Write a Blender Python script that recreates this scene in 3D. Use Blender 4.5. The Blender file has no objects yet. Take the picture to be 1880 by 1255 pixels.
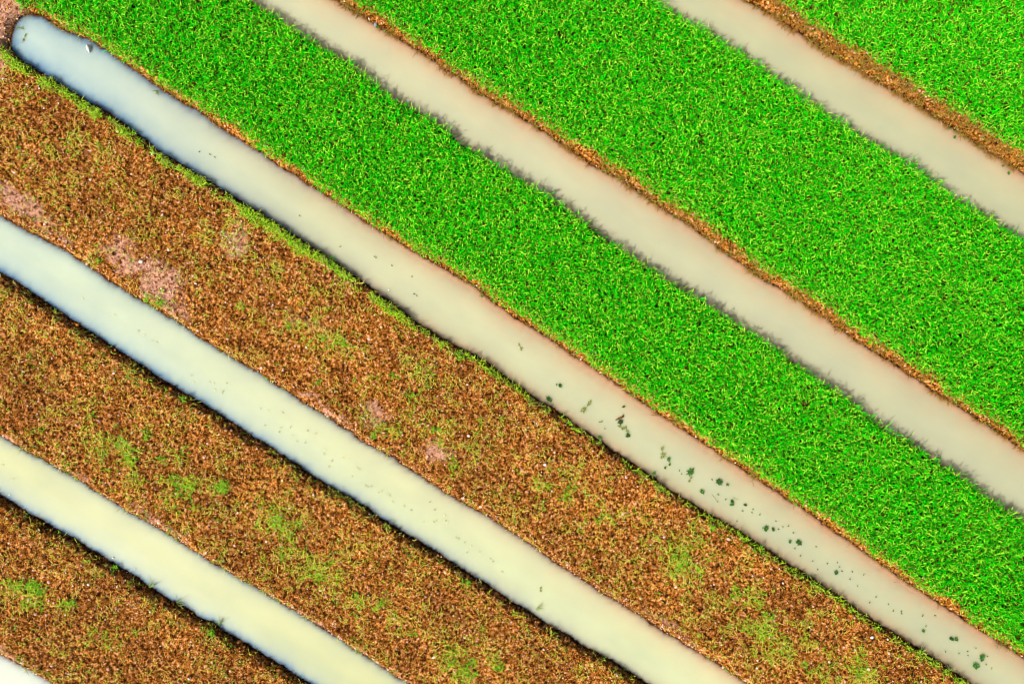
import bpy, math, random
import numpy as np
from mathutils import Vector
R = math.radians
random.seed(7)
rng = np.random.default_rng(11)
scn = bpy.context.scene
C = scn.collection

# ------------------------------------------------------------------ camera, sky, sun, exposure
H = 22.0                       # height of the camera above the water
S = 30.0 / 1880.0              # metres per photo pixel at water level
cam = bpy.data.cameras.new('camera'); co = bpy.data.objects.new('camera', cam); C.objects.link(co)
co.location = (0, 0, H); co.rotation_euler = (0, 0, 0)
cam.sensor_width = 36; cam.lens = 36 * H / 30.0; cam.clip_end = 1000
scn.camera = co

EL, AZX, AZY = R(47.5), -0.82, -0.57
n = math.hypot(AZX, AZY); AZX /= n; AZY /= n
w = bpy.data.worlds.new('World'); scn.world = w; w.use_nodes = True
nt = w.node_tree; bg = nt.nodes['Background']
sky = nt.nodes.new('ShaderNodeTexSky'); sky.sky_type = 'NISHITA'; sky.sun_disc = False
sky.sun_elevation = EL; sky.sun_rotation = math.atan2(AZX, AZY)
sky.air_density = 1.0; sky.dust_density = 1.0; sky.ozone_density = 1.5
nt.links.new(sky.outputs[0], bg.inputs[0]); bg.inputs[1].default_value = 0.055
sl = bpy.data.lights.new('sun', 'SUN'); sl.energy = 5.0; sl.angle = R(0.5); sl.color = (1.0, 0.95, 0.86)
so = bpy.data.objects.new('sun', sl); C.objects.link(so)
sd = Vector((math.cos(EL)*AZX, math.cos(EL)*AZY, math.sin(EL)))
so.rotation_euler = sd.to_track_quat('Z', 'Y').to_euler(); so.location = sd * 60
scn.view_settings.view_transform = 'Standard'; scn.view_settings.look = 'None'
scn.view_settings.gamma = 1; scn.view_settings.exposure = 0.36
scn.cycles.filter_width = 1.1; scn.cycles.max_bounces = 8; scn.cycles.transparent_max_bounces = 8

# ------------------------------------------------------------------ helpers
def tag(o, label=None, cat=None, group=None, kind=None):
    if label: o['label'] = label
    if cat: o['category'] = cat
    if group: o['group'] = group
    if kind: o['kind'] = kind
    return o

_lat = np.random.default_rng(5).random((8, 256, 256))
def vnoise(x, y, size, seed=0):
    """smooth value noise 0..1 with cells of the given size"""
    u = np.asarray(x, float) / size + 31.7 * (seed + 1); v = np.asarray(y, float) / size + 17.3 * (seed + 1)
    iu = np.floor(u).astype(int); iv = np.floor(v).astype(int)
    fu = u - iu; fv = v - iv
    fu = fu*fu*(3-2*fu); fv = fv*fv*(3-2*fv)
    L = _lat[seed % 8]
    a = L[iu % 256, iv % 256]; b = L[(iu+1) % 256, iv % 256]
    c = L[iu % 256, (iv+1) % 256]; d = L[(iu+1) % 256, (iv+1) % 256]
    return (a*(1-fu)+b*fu)*(1-fv) + (c*(1-fu)+d*fu)*fv

def fbm(x, y, size, seed=0, octaves=3):
    s = 0; a = 1; t = 0
    for k in range(octaves):
        s = s + a*vnoise(x, y, size/2**k, seed+k); t += a; a *= .55
    return s/t

def sstep(a, b, x):
    t = np.clip((x-a)/(b-a), 0, 1); return t*t*(3-2*t)

def mesh_object(name, verts, faces_flat, sizes, mat, cols=None, cols2=None, attrs=None, smooth=True, parent=None):
    me = bpy.data.meshes.new(name)
    verts = np.asarray(verts, np.float32); faces_flat = np.asarray(faces_flat, np.int32); sizes = np.asarray(sizes, np.int32)
    me.vertices.add(len(verts)); me.vertices.foreach_set('co', verts.ravel())
    me.loops.add(len(faces_flat)); me.loops.foreach_set('vertex_index', faces_flat)
    st = np.zeros(len(sizes), np.int32); st[1:] = np.cumsum(sizes)[:-1]
    me.polygons.add(len(sizes)); me.polygons.foreach_set('loop_start', st)
    me.polygons.foreach_set('loop_total', sizes)
    me.polygons.foreach_set('use_smooth', np.full(len(sizes), smooth))
    me.update(calc_edges=True)
    if cols is not None:
        at = me.attributes.new('col', 'FLOAT_COLOR', 'POINT')
        c4 = np.ones((len(verts), 4), np.float32); c4[:, :3] = cols
        at.data.foreach_set('color', c4.ravel())
    if cols2 is not None:
        at = me.attributes.new('bedcol', 'FLOAT_COLOR', 'POINT')
        c4 = np.ones((len(verts), 4), np.float32); c4[:, :3] = cols2
        at.data.foreach_set('color', c4.ravel())
    for k, v in (attrs or {}).items():
        at = me.attributes.new(k, 'FLOAT', 'POINT'); at.data.foreach_set('value', np.asarray(v, np.float32))
    me.materials.append(mat)
    o = bpy.data.objects.new(name, me); C.objects.link(o)
    if parent: o.parent = parent
    return o

def px2w(px, py, z=0.0):
    k = S * (H - z) / H
    return (np.asarray(px, float) - 940) * k, (627.5 - np.asarray(py, float)) * k

# ------------------------------------------------------------------ materials
def newmat(name):
    m = bpy.data.materials.new(name); m.use_nodes = True
    nt = m.node_tree; return m, nt, nt.nodes['Principled BSDF'], nt.nodes['Material Output']

def leaf_mat(name, rough=.42, trans=.28, spec=.4):
    m, nt, p, out = newmat(name)
    a = nt.nodes.new('ShaderNodeAttribute'); a.attribute_name = 'col'
    nt.links.new(a.outputs['Color'], p.inputs['Base Color'])
    p.inputs['Roughness'].default_value = rough; p.inputs['Specular IOR Level'].default_value = spec
    t = nt.nodes.new('ShaderNodeBsdfTranslucent'); nt.links.new(a.outputs['Color'], t.inputs['Color'])
    mx = nt.nodes.new('ShaderNodeMixShader'); mx.inputs[0].default_value = trans
    nt.links.new(p.outputs[0], mx.inputs[1]); nt.links.new(t.outputs[0], mx.inputs[2])
    nt.links.new(mx.outputs[0], out.inputs['Surface'])
    return m
M_leaf = leaf_mat('crop_leaf', .5, .10, .08)
M_leaf.node_tree.nodes['Principled BSDF'].inputs['Specular Tint'].default_value = (.6, 1, .3, 1)
M_weed = leaf_mat('weed_leaf', .55, .15, .08)
M_reflection_stalk = leaf_mat('dry_stalk', .7, .1, .2)

def soil_mat():
    m, nt, p, out = newmat('soil')
    N = nt.nodes; Lk = nt.links
    tc = N.new('ShaderNodeNewGeometry')
    def noise(scale, det, rough=.6):
        n_ = N.new('ShaderNodeTexNoise'); n_.inputs['Scale'].default_value = scale
        n_.inputs['Detail'].default_value = det; n_.inputs['Roughness'].default_value = rough
        Lk.new(tc.outputs['Position'], n_.inputs['Vector']); return n_
    n1 = noise(11, 6, .8)
    r1 = N.new('ShaderNodeValToRGB'); e = r1.color_ramp.elements
    e[0].position = .43; e[0].color = (.028, .008, .001, 1)
    e[1].position = .50; e[1].color = (.32, .10, .010, 1)
    for pos, c in ((.56, (.58, .22, .035, 1)), (.63, (.92, .58, .34, 1))):
        x = e.new(pos); x.color = c
    Lk.new(n1.outputs['Fac'], r1.inputs['Fac'])
    n2 = noise(.55, 4, .6)
    r2 = N.new('ShaderNodeValToRGB'); e = r2.color_ramp.elements
    e[0].position = .38; e[0].color = (.80, .76, .68, 1); e[1].position = .66; e[1].color = (1.3, 1.28, 1.15, 1)
    Lk.new(n2.outputs['Fac'], r2.inputs['Fac'])
    mul = N.new('ShaderNodeMixRGB'); mul.blend_type = 'MULTIPLY'; mul.inputs[0].default_value = 1
    Lk.new(r1.outputs[0], mul.inputs[1]); Lk.new(r2.outputs[0], mul.inputs[2])
    # pale pinkish trodden clay patches, sunlit bed rims painted in as well
    ap = N.new('ShaderNodeAttribute'); ap.attribute_name = 'pale'
    n3 = noise(9, 4, .7)
    r3 = N.new('ShaderNodeValToRGB'); e = r3.color_ramp.elements
    e[0].position = .36; e[0].color = (.16, .045, .018, 1); e[1].position = .54; e[1].color = (.80, .42, .28, 1)
    Lk.new(n3.outputs['Fac'], r3.inputs['Fac'])
    mp = N.new('ShaderNodeMixRGB'); Lk.new(ap.outputs['Fac'], mp.inputs[0]); Lk.new(mul.outputs[0], mp.inputs[1]); Lk.new(r3.outputs[0], mp.inputs[2])
    # wet soil at the waterline, and crop shade painted in as darker soil
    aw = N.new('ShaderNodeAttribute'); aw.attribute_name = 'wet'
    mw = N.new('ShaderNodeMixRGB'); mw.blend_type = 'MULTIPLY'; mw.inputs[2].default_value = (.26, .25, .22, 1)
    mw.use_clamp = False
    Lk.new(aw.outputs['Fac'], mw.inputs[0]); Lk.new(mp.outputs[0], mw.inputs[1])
    # smooth silt under the water
    au = N.new('ShaderNodeAttribute'); au.attribute_name = 'silt'
    ms = N.new('ShaderNodeMixRGB'); 
    bm_ = N.new('ShaderNodeAttribute'); bm_.attribute_name = 'bedcol'; Lk.new(bm_.outputs['Color'], ms.inputs[2])
    Lk.new(au.outputs['Fac'], ms.inputs[0]); Lk.new(mw.outputs[0], ms.inputs[1])
    # warm ochre soil of the crop beds
    Lk.new(ms.outputs[0], p.inputs['Base Color'])
    p.inputs['Roughness'].default_value = .9; p.inputs['Specular IOR Level'].default_value = .08
    nb = noise(38, 3, .7); b = N.new('ShaderNodeBump'); b.inputs['Strength'].default_value = 1; b.inputs['Distance'].default_value = .05
    Lk.new(nb.outputs['Fac'], b.inputs['Height']); Lk.new(b.outputs[0], p.inputs['Normal'])
    return m
M_soil = soil_mat()

def clod_mat():
    m, nt, p, out = newmat('clod')
    a = nt.nodes.new('ShaderNodeAttribute'); a.attribute_name = 'col'
    nt.links.new(a.outputs['Color'], p.inputs['Base Color']); p.inputs['Roughness'].default_value = .85
    p.inputs['Specular IOR Level'].default_value = .08
    return m
M_clod = clod_mat()

def water_mat():
    m, nt, p, out = newmat('murky_water')
    N = nt.nodes; Lk = nt.links
    a = N.new('ShaderNodeAttribute'); a.attribute_name = 'col'
    g = N.new('ShaderNodeNewGeometry')
    n1 = N.new('ShaderNodeTexNoise'); n1.inputs['Scale'].default_value = .8; n1.inputs['Detail'].default_value = 5
    Lk.new(g.outputs['Position'], n1.inputs['Vector'])
    r = N.new('ShaderNodeValToRGB'); e = r.color_ramp.elements
    e[0].position = .3; e[0].color = (.94, .95, .97, 1); e[1].position = .7; e[1].color = (1.04, 1.03, 1.0, 1)
    Lk.new(n1.outputs['Fac'], r.inputs['Fac'])
    mx = N.new('ShaderNodeMixRGB'); mx.blend_type = 'MULTIPLY'; mx.inputs[0].default_value = 1
    Lk.new(a.outputs['Color'], mx.inputs[1]); Lk.new(r.outputs[0], mx.inputs[2])
    Lk.new(mx.outputs[0], p.inputs['Base Color'])
    al = N.new('ShaderNodeAttribute'); al.attribute_name = 'opac'
    Lk.new(al.outputs['Fac'], p.inputs['Alpha'])
    p.subsurface_method = 'BURLEY'; p.inputs['Subsurface Weight'].default_value = 1.0
    p.inputs['Subsurface Radius'].default_value = (1.0, .8, .6); p.inputs['Subsurface Scale'].default_value = .28
    p.inputs['Roughness'].default_value = .40; p.inputs['IOR'].default_value = 1.33
    p.inputs['Specular IOR Level'].default_value = .35
    p.inputs['Coat Weight'].default_value = 1; p.inputs['Coat Roughness'].default_value = .03; p.inputs['Coat IOR'].default_value = 1.33
    nb = N.new('ShaderNodeTexNoise'); nb.inputs['Scale'].default_value = 5; nb.inputs['Detail'].default_value = 2
    Lk.new(g.outputs['Position'], nb.inputs['Vector'])
    b = N.new('ShaderNodeBump'); b.inputs['Strength'].default_value = .12; b.inputs['Distance'].default_value = .02
    Lk.new(nb.outputs['Fac'], b.inputs['Height']); Lk.new(b.outputs[0], p.inputs['Coat Normal'])
    return m
M_water = water_mat()

# ------------------------------------------------------------------ ditch outlines (photo pixels at water level)
# upper = bank on the upper right side, lower = bank on the lower left side
dit = {}
dit['A'] = ([(1358,-4),(1409,22),(1510,92),(1577,130),(1644,170),(1745,234),(1880,320)],
            [(1185,-2),(1241,34),(1308,75),(1409,140),(1477,190),(1577,256),(1644,294),(1728,353),(1845,428),(1880,448)])
dit['B'] = ([(608,-4),(671,33),(721,66),(771,97),(838,141),(888,177),(940,206),(1007,248),(1074,295),(1141,333),(1208,377),(1275,420),(1318,455),(1358,482),(1409,518),(1477,557),(1527,594),(1577,628),(1644,671),(1711,715),(1778,758),(1880,825)],
            [(455,0),(520,46),(570,80),(637,118),(678,151),(711,178),(798,228),(848,270),(905,306),(939,326),(983,353),(1024,378),(1087,424),(1141,462),(1181,490),(1225,520),(1291,559),(1342,594),(1409,634),(1440,657),(1470,681),(1510,706),(1554,736),(1611,782),(1644,802),(1705,840),(1718,850),(1774,888),(1807,914),(1880,960)])
dit['C'] = ([(20,84),(22,60),(30,42),(42,30),(56,25),(77,31),(117,54),(151,68),(201,95),(251,131),(301,166),(368,207),(402,234),(469,274),(537,318),(604,362),(678,410),(755,460),(805,487),(872,527),(940,579),(1007,621),(1074,668),(1141,711),(1208,758),(1275,802),(1328,838),(1410,893),(1476,936),(1542,982),(1608,1029),(1675,1075),(1741,1118),(1807,1161),(1880,1209)],
            [(20,84),(26,98),(36,110),(54,121),(100,147),(151,180),(201,208),(251,244),(301,283),(351,311),(402,345),(469,386),(530,423),(570,453),(621,484),(671,520),(721,557),(771,594),(821,626),(872,653),(940,698),(973,723),(1024,756),(1074,790),(1145,840),(1178,864),(1238,904),(1287,933),(1337,962),(1406,1007),(1476,1052),(1526,1083),(1575,1118),(1622,1149),(1675,1182),(1741,1225),(1785,1255)])
dit['D'] = ([(0,396),(40,420),(87,443),(127,464),(161,487),(201,517),(248,544),(285,567),(335,597),(402,641),(469,682),(520,713),(570,745),(621,778),(671,812),(721,840),(751,860),(801,893),(834,913),(900,951),(940,976),(980,1002),(1023,1035),(1072,1065),(1105,1088),(1172,1128),(1221,1161),(1271,1191),(1320,1220),(1370,1255)],
            [(0,499),(40,524),(84,554),(134,589),(174,614),(234,654),(285,688),(335,718),(385,747),(469,803),(530,843),(569,870),(609,893),(668,929),(735,972),(801,1012),(867,1055),(940,1102),(973,1123),(1023,1154),(1072,1184),(1122,1212),(1190,1255)])
dit['E'] = ([(0,798),(67,838),(116,863),(165,893),(232,936),(281,964),(331,992),(397,1036),(470,1078),(536,1118),(586,1148),(635,1181),(702,1224),(750,1255)],
            [(0,906),(43,934),(99,966),(159,1002),(215,1036),(265,1068),(314,1101),(380,1138),(470,1192),(520,1222),(570,1255)])
dit['F'] = ([(0,1201),(50,1226),(98,1255)], [(0,1310),(50,1340),(98,1368)])
SL = math.tan(R(32.5))
def extend(pts, left=True, right=True, n=2600):
    p = list(pts)
    if left: x, y = p[0]; p = [(x-n, y-n*SL)] + p
    if right: x, y = p[-1]; p = p + [(x+n, y+n*(SL+.02))]
    return p
POLY = {}; CEN = {}
for k, (U, L) in dit.items():
    closed = k == 'C'
    u = extend(U, not closed); l = extend(L, not closed)
    uu = np.array(u, float); ll = np.array(l, float)
    POLY[k] = np.array(u + l[::-1], float)
    xs = np.linspace(-3500, 5500, 1801)
    yu = np.interp(xs, uu[:, 0], uu[:, 1]); yl = np.interp(xs, ll[:, 0], ll[:, 1])
    yc = (yu+yl)/2
    if closed:
        yc = np.where(xs < 20, 84 + (xs-20)*SL, yc)
    lo = xs < (-2600 if not closed else -9999); yc = np.where(lo, yc[np.searchsorted(xs, -2590)] + (xs+2590)*SL, yc)
    CEN[k] = (xs, yc)
KEYS = 'ABCDEF'

def sdist(px, py, poly):
    """distance in metres, positive outside the water"""
    X = px.ravel(); Y = py.ravel(); best = np.full(X.shape, 1e18); ins = np.zeros(X.shape, bool)
    n = len(poly)
    for i in range(n):
        x0, y0 = poly[i]; x1, y1 = poly[(i+1) % n]
        dx, dy = x1-x0, y1-y0; q = dx*dx+dy*dy
        if q == 0: continue
        t = np.clip(((X-x0)*dx+(Y-y0)*dy)/q, 0, 1)
        best = np.minimum(best, (X-x0-t*dx)**2+(Y-y0-t*dy)**2)
        if dy != 0:
            c = ((y0 > Y) != (y1 > Y)) & (X < dx*(Y-y0)/dy + x0)
            ins ^= c
    d = np.sqrt(best)*S
    return np.where(ins, -d, d).reshape(px.shape)

# coarse field near the picture for quick lookup
GX = np.arange(-24, 24.01, .1); GY = np.arange(-19, 19.01, .1)
gx, gy = np.meshgrid(GX, GY, indexing='ij')
gpx = gx/S + 940; gpy = 627.5 - gy/S
FIELD = [sdist(gpx, gpy, POLY[k]) for k in KEYS]
def lookup(k, x, y):
    F = FIELD[k]
    u = np.clip((x-GX[0])/.1, 0, len(GX)-1.001); v = np.clip((y-GY[0])/.1, 0, len(GY)-1.001)
    i = u.astype(int); j = v.astype(int); fu = u-i; fv = v-j
    return (F[i,j]*(1-fu)+F[i+1,j]*fu)*(1-fv)+(F[i,j+1]*(1-fu)+F[i+1,j+1]*fu)*fv
def allsd(x, y):
    """six signed distances with a wobbly natural bank line"""
    inn = (np.abs(x) < 23.9) & (np.abs(y) < 18.9)
    out = []
    wob = (fbm(x, y, .45, 1, 3)-.5)*.085 + (vnoise(x, y, .11, 4)-.5)*.05
    for k in range(6):
        d = np.empty(x.shape)
        if inn.all(): d = lookup(k, x, y)
        else:
            d[inn] = lookup(k, x[inn], y[inn])
            o = ~inn
            d[o] = sdist(x[o]/S+940, 627.5-y[o]/S, POLY[KEYS[k]])
        out.append(d + wob)
    return out
def bed_id(x, y):
    px = x/S+940; py = 627.5-y/S; b = np.zeros(x.shape, int)
    for k in KEYS: b += (py > np.interp(px, *CEN[k])).astype(int)
    return b

def blobs(px, py, lst):
    v = np.zeros(np.shape(px))
    for (cx, cy, rx, ry, ang, amp) in lst:
        a = R(ang); dx = px-cx; dy = py-cy
        u = dx*math.cos(a)+dy*math.sin(a); w_ = -dx*math.sin(a)+dy*math.cos(a)
        v = np.maximum(v, amp*np.exp(-((u/rx)**2+(w_/ry)**2)))
    return v
PALE = [(45,378,80,24,35,1.0),(250,480,60,30,45,1.0),(300,525,60,34,40,1.1),(325,570,30,16,35,.8),(435,435,36,30,40,.9),
        (690,757,34,22,20,.7),(800,825,36,26,10,1.0),(15,40,46,70,0,1.1),(8,130,20,40,0,.8),(120,440,60,12,35,.5),
        (590,745,60,9,35,.8),(450,1070,90,9,33,.6),(560,1130,90,9,33,.9),(700,1215,60,10,33,.9),(300,960,90,9,33,.7),(150,870,60,8,33,.6),  # narrow strips: sunlit lower-left rims painted paler
        (1230,1150,90,9,33,.6),(1100,1075,60,8,33,.5),(20,1195,60,10,30,.6),(30,805,30,9,30,.7),(640,500,50,16,30,.5),(560,590,70,18,20,.5)]

def height(x, y, sds, bid):
    d = np.minimum.reduce(sds)
    # beds: raised crown with steep cut banks
    brown = bid >= 3
    top = np.where(brown, .23, .20) + (fbm(x, y, 1.6, 2, 2)-.5)*.05
    wdt = np.where(brown, .24, .26)
    z = top * sstep(-.02, 1, d/wdt)**.8
    z = np.where(d < 0, -.38*(1-np.exp(d/.6)), z)
    rough = sstep(0, .12, d)
    cr = (vnoise(x, y, .075, 3)-.5)*.055 + (vnoise(x, y, .16, 6)-.5)*.055 + (vnoise(x, y, .42, 5)-.5)*.05 + (vnoise(x, y, .05, 7)-.5)*.035
    px = x/S+940; py = 627.5-y/S
    pale = blobs(px, py, PALE)
    z = z + cr*rough*(1-.45*np.clip(pale, 0, 1)) + (vnoise(x, y, .2, 2)-.5)*.02*(1-rough)
    return z, d, pale

# ------------------------------------------------------------------ ground: raised beds and submerged ditch floor
dx = .03
xin = np.arange(-17.0, 17.0001, dx); yin = np.arange(-12.2, 12.2001, dx)
def outer(a, lim):
    o = []; s_ = .08; x_ = a
    while x_ < lim: x_ += s_; s_ *= 1.13; o.append(x_)
    return np.array(o)
ox = outer(17.0, 260); oy = outer(12.2, 260)
xs = np.concatenate([-ox[::-1], xin, ox]); ys = np.concatenate([-oy[::-1], yin, oy])
X, Y = np.meshgrid(xs, ys, indexing='ij')
sds = allsd(X, Y); BID = bed_id(X, Y)
Z, D, PL = height(X, Y, sds, BID)
nx, ny = X.shape
idx = np.arange(nx*ny).reshape(nx, ny)
q = np.stack([idx[:-1,:-1], idx[1:,:-1], idx[1:,1:], idx[:-1,1:]], -1).reshape(-1, 4)
qb = BID[:-1,:-1].reshape(-1)
V = np.stack([X, Y, Z], -1).reshape(-1, 3)
PX = X/S+940; PY = 627.5-Y/S
WXp = PX + (fbm(X, Y, .6, 1, 4)-.5)*70; WYp = PY + (fbm(X+40, Y, .6, 2, 4)-.5)*50
pale = blobs(WXp, WYp, PALE)
pale = sstep(.22, .75, pale*(.25+1.3*fbm(X, Y, .16, 3, 4)))*.85*sstep(-.02, .1, D)
wet_shade = (1-sstep(.02, .09, D))*(D > -.5)
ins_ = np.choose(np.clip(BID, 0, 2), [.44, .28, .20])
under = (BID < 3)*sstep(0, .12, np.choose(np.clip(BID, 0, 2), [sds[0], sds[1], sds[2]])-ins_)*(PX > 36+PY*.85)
wet_shade = np.maximum(wet_shade, under)   # watered soil, canopy shade painted into its colour
silt = sstep(.0, -.10, D)
# lower-left rims of brown beds painted paler for their sun-facing side
bed_names = [
 ('raised_bed','soil of the raised bed in the upper right corner, under bright green crop'),
 ('raised_bed','soil of the widest green raised bed, between the two upper right ditches'),
 ('raised_bed','soil of the green raised bed beside the round-ended ditch'),
 ('raised_bed','brown weedy raised bed directly below the round-ended ditch, with pale trodden patches'),
 ('raised_bed','brown weedy raised bed between the two lower left ditches'),
 ('raised_bed','brown raised bed across the lower left corner with one bright weed patch'),
 ('ground','soil beyond the last ditch, outside the lower left corner')]
for b in range(7):
    f = q[qb == b]
    if not len(f): continue
    used = np.unique(f); remap = np.full(nx*ny, -1); remap[used] = np.arange(len(used))
    pxu = PX.ravel()[used]; nb_ = (vnoise(X.ravel()[used], Y.ravel()[used], .25, 1)*.4+.8)[:, None]
    mud_shade = np.maximum(sstep(850, 250, pxu)*(sds[2].ravel()[used] < 0), .8*((sds[3].ravel()[used] < 0) | (sds[4].ravel()[used] < 0))*sstep(1500, 300, pxu)); mud_shade = mud_shade[:, None]
    bc = (np.array((.85, .40, .21))[None]*(1-mud_shade) + np.array((.08, .14, .26))[None]*mud_shade)*nb_  # dark bluish floor mud, its colour also paints in bank shade
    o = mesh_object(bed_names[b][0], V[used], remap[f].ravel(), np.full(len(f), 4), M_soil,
                    cols2=bc, attrs={'pale': pale.ravel()[used], 'wet': wet_shade.ravel()[used], 'silt': silt.ravel()[used]})
    tag(o, bed_names[b][1], 'raised bed' if b < 6 else 'ground', kind='structure')

def ground_z(x, y):
    s_ = allsd(x, y); b = bed_id(x, y); z, d, p_ = height(x, y, s_, b)
    return z, d, p_, b, s_

# ------------------------------------------------------------------ water: one sheet per ditch, clearer where shallow
wl = ['in the uppermost right ditch','in the ditch between the two upper green beds','in the ditch with a round end at the top left',
      'in the long ditch between two brown beds','in the short lower left ditch','in the bottom left corner']
COLA = [(.50,.49,.30),(.50,.49,.315),(.51,.515,.32),(.54,.57,.33),(.50,.52,.27),(.36,.41,.30)]
xw = np.concatenate([-ox[::-1][:38], np.arange(-17, 17.001, .08), ox[:38]]); yw = np.concatenate([-oy[::-1][:38], np.arange(-12.2, 12.201, .08), oy[:38]])
xw = xw[np.abs(xw) < 60]; yw = yw[np.abs(yw) < 60]
WX, WY = np.meshgrid(xw, yw, indexing='ij')
wsd = allsd(WX, WY); wb = bed_id(WX, WY)
mx_, my_ = WX.shape; widx = np.arange(mx_*my_).reshape(mx_, my_)
wq = np.stack([widx[:-1,:-1], widx[1:,:-1], widx[1:,1:], widx[:-1,1:]], -1).reshape(-1, 4)
for k in range(6):
    d = wsd[k]; near = (d < .16).ravel()
    f = wq[near[wq].any(1)]
    used = np.unique(f); remap = np.full(mx_*my_, -1); remap[used] = np.arange(len(used))
    x = WX.ravel()[used]; y = WY.ravel()[used]; dd = d.ravel()[used]
    px = x/S+940
    depth = np.where(dd < 0, .38*(1-np.exp(dd/.6)), 0)
    clear = sstep(620, 40, px) if k == 2 else np.zeros(len(px))
    kk = [15, 14, 12, 20, 24, 24][k] + 3.0*clear
    op = 1-np.exp(-kk*depth); op = np.clip(op*.97+.03, 0, .985)
    base = np.array(COLA[k])[None, :]*np.ones((len(px), 1))
    if k == 2: base = base*(1-clear[:, None]) + np.array((.44,.54,.48))[None, :]*clear[:, None]
    if k == 3:
        c3 = sstep(700, 0, px)*.5; base = base*(1-c3[:, None]) + np.array((.44,.56,.52))[None, :]*c3[:, None]
    pyw = 627.5 - y/S; upper = pyw < np.interp(px, *CEN[KEYS[k]])
    wn = .45 + .9*fbm(x, y, .28, 2, 4)
    rim_shade = {2: sstep(900, 150, px), 3: sstep(1500, 200, px)*.9+.1, 4: .9, 5: .9}.get(k, 0.0)  # bluish rim: bank shade and mud tint painted into the water colour
    rim_shade = rim_shade*np.ones(len(px)); clay = 1 - rim_shade
    wc = clay*wn*np.where(upper, .95*np.exp(-np.maximum(-dd, 0)/.30), .45*np.exp(-np.maximum(-dd, 0)/.17))
    rag = .35 + 1.1*fbm(x, y, .16, 6, 2)
    dw = np.maximum(-dd, 0); w_rim_shade = rim_shade*np.where(upper, (.35+.4*clear)*np.exp(-dw/(.10+.08*clear))*rag + .12*np.exp(-dw/.35), (.8+.15*clear)*np.exp(-dw/(.11+.08*clear))*rag + .48*np.exp(-dw/.34)*wn)
    wc = np.clip(wc, 0, 1)[:, None]; w_rim_shade = np.clip(w_rim_shade, 0, 1)[:, None]
    if k < 3:      # greyer silt towards the right
        gk = sstep(500, 1900, px)[:, None]*.30; base = base*(1-gk) + np.array((.26, .29, .19))[None]*gk
    # faint streaks of stirred silt running along the ditch
    a_ = R(-33); su = x*math.cos(a_)+y*math.sin(a_); sv = -x*math.sin(a_)+y*math.cos(a_)
    st_ = .93 + .14*fbm(su*.35, sv*1.2, .5, 4, 4)
    base = base*st_[:, None]
    base = base*(1-wc) + np.array((.66, .37, .20))[None]*wc
    base = base*(1-w_rim_shade) + np.array((.13, .30, .50))[None]*w_rim_shade
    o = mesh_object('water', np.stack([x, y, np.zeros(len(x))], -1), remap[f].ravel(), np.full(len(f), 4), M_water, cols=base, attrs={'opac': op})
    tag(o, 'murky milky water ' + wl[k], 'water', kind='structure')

# ------------------------------------------------------------------ leaf blades
def blades(x, y, z, az, el, ln, wd, droop, c0, c1, roll=None):
    """arrays of bent, tapering leaf blades; returns verts, faces, sizes, cols"""
    n = len(x)
    if roll is None: roll = rng.normal(0, .4, n)
    ts = np.array([0, .36, .72, 1.0]); ws = np.array([.5, 1.0, .62, 0])
    hx, hy = np.cos(az), np.sin(az)
    sx, sy = -hy, hx
    P = []; Cc = []
    px_, py_, pz_ = x.copy(), y.copy(), z.copy(); prev = 0
    for i, t in enumerate(ts):
        e = el - droop*t
        st = (t-prev)*ln; prev = t
        px_ = px_ + hx*np.cos(e)*st; py_ = py_ + hy*np.cos(e)*st; pz_ = pz_ + np.sin(e)*st
        c = c0*(1-t)+c1*t
        hw = wd*ws[i]*.5
        if i < 3:
            for sg in (-1, 1):
                ox_ = sx*hw*sg*np.cos(roll); oy_ = sy*hw*sg*np.cos(roll); oz_ = hw*sg*np.sin(roll)
                P.append(np.stack([px_+ox_, py_+oy_, pz_+oz_], -1)); Cc.append(c)
        else:
            P.append(np.stack([px_, py_, pz_], -1)); Cc.append(c)
    P = np.stack(P, 1).reshape(-1, 3); Cc = np.stack(Cc, 1).reshape(-1, 3)
    b = (np.arange(n)*7)[:, None]
    pat = np.array([0,1,3,2, 2,3,5,4, 4,5,6])
    F = (b+pat[None, :]).ravel()
    sz = np.tile([4, 4, 3], n)
    return P, F, sz, Cc

def plants(x, y, z, nb, ln, wd, el, droop, c0, c1, hgt=0, spread=.02, tiltx=0, tilty=0, var=.25):
    """each plant expands to nb blades fanned round a stem"""
    n = len(x); k = np.repeat(np.arange(n), nb); m = len(k)
    az = rng.random(n)[k]*6.283 + np.tile(np.arange(nb), n)*2.4 + rng.normal(0, .5, m)
    e = rng.normal(el, .28, m)
    L = ln[k]*np.clip(rng.normal(1, var, m), .4, 1.7)
    hh = (hgt*np.ones(n))[k]*rng.uniform(.45, 1, m)
    bx = x[k] + rng.normal(0, spread, m) + np.asarray(tiltx*np.ones(n))[k]*hh
    by = y[k] + rng.normal(0, spread, m) + np.asarray(tilty*np.ones(n))[k]*hh
    return blades(bx, by, z[k]+hh, az, e, L, wd*np.clip(rng.normal(1, .2, m), .5, 1.6), droop*rng.uniform(.3, 1.5, m), c0[k] if len(c0) == n else c0, c1[k] if len(c1) == n else c1)

def scatter(dens, x0=-18.4, x1=18.4, y0=-13.2, y1=13.2):
    st = 1/math.sqrt(dens)
    gx_, gy_ = np.meshgrid(np.arange(x0, x1, st), np.arange(y0, y1, st), indexing='ij')
    gx_ = gx_.ravel() + rng.uniform(-.6, .6, gx_.size)*st; gy_ = gy_.ravel() + rng.uniform(-.6, .6, gy_.size)*st
    return gx_, gy_

def mixcol(n, a, b, t=None):
    t = rng.random(n) if t is None else t
    return np.array(a)[None, :]*(1-t[:, None]) + np.array(b)[None, :]*t[:, None]

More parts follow.
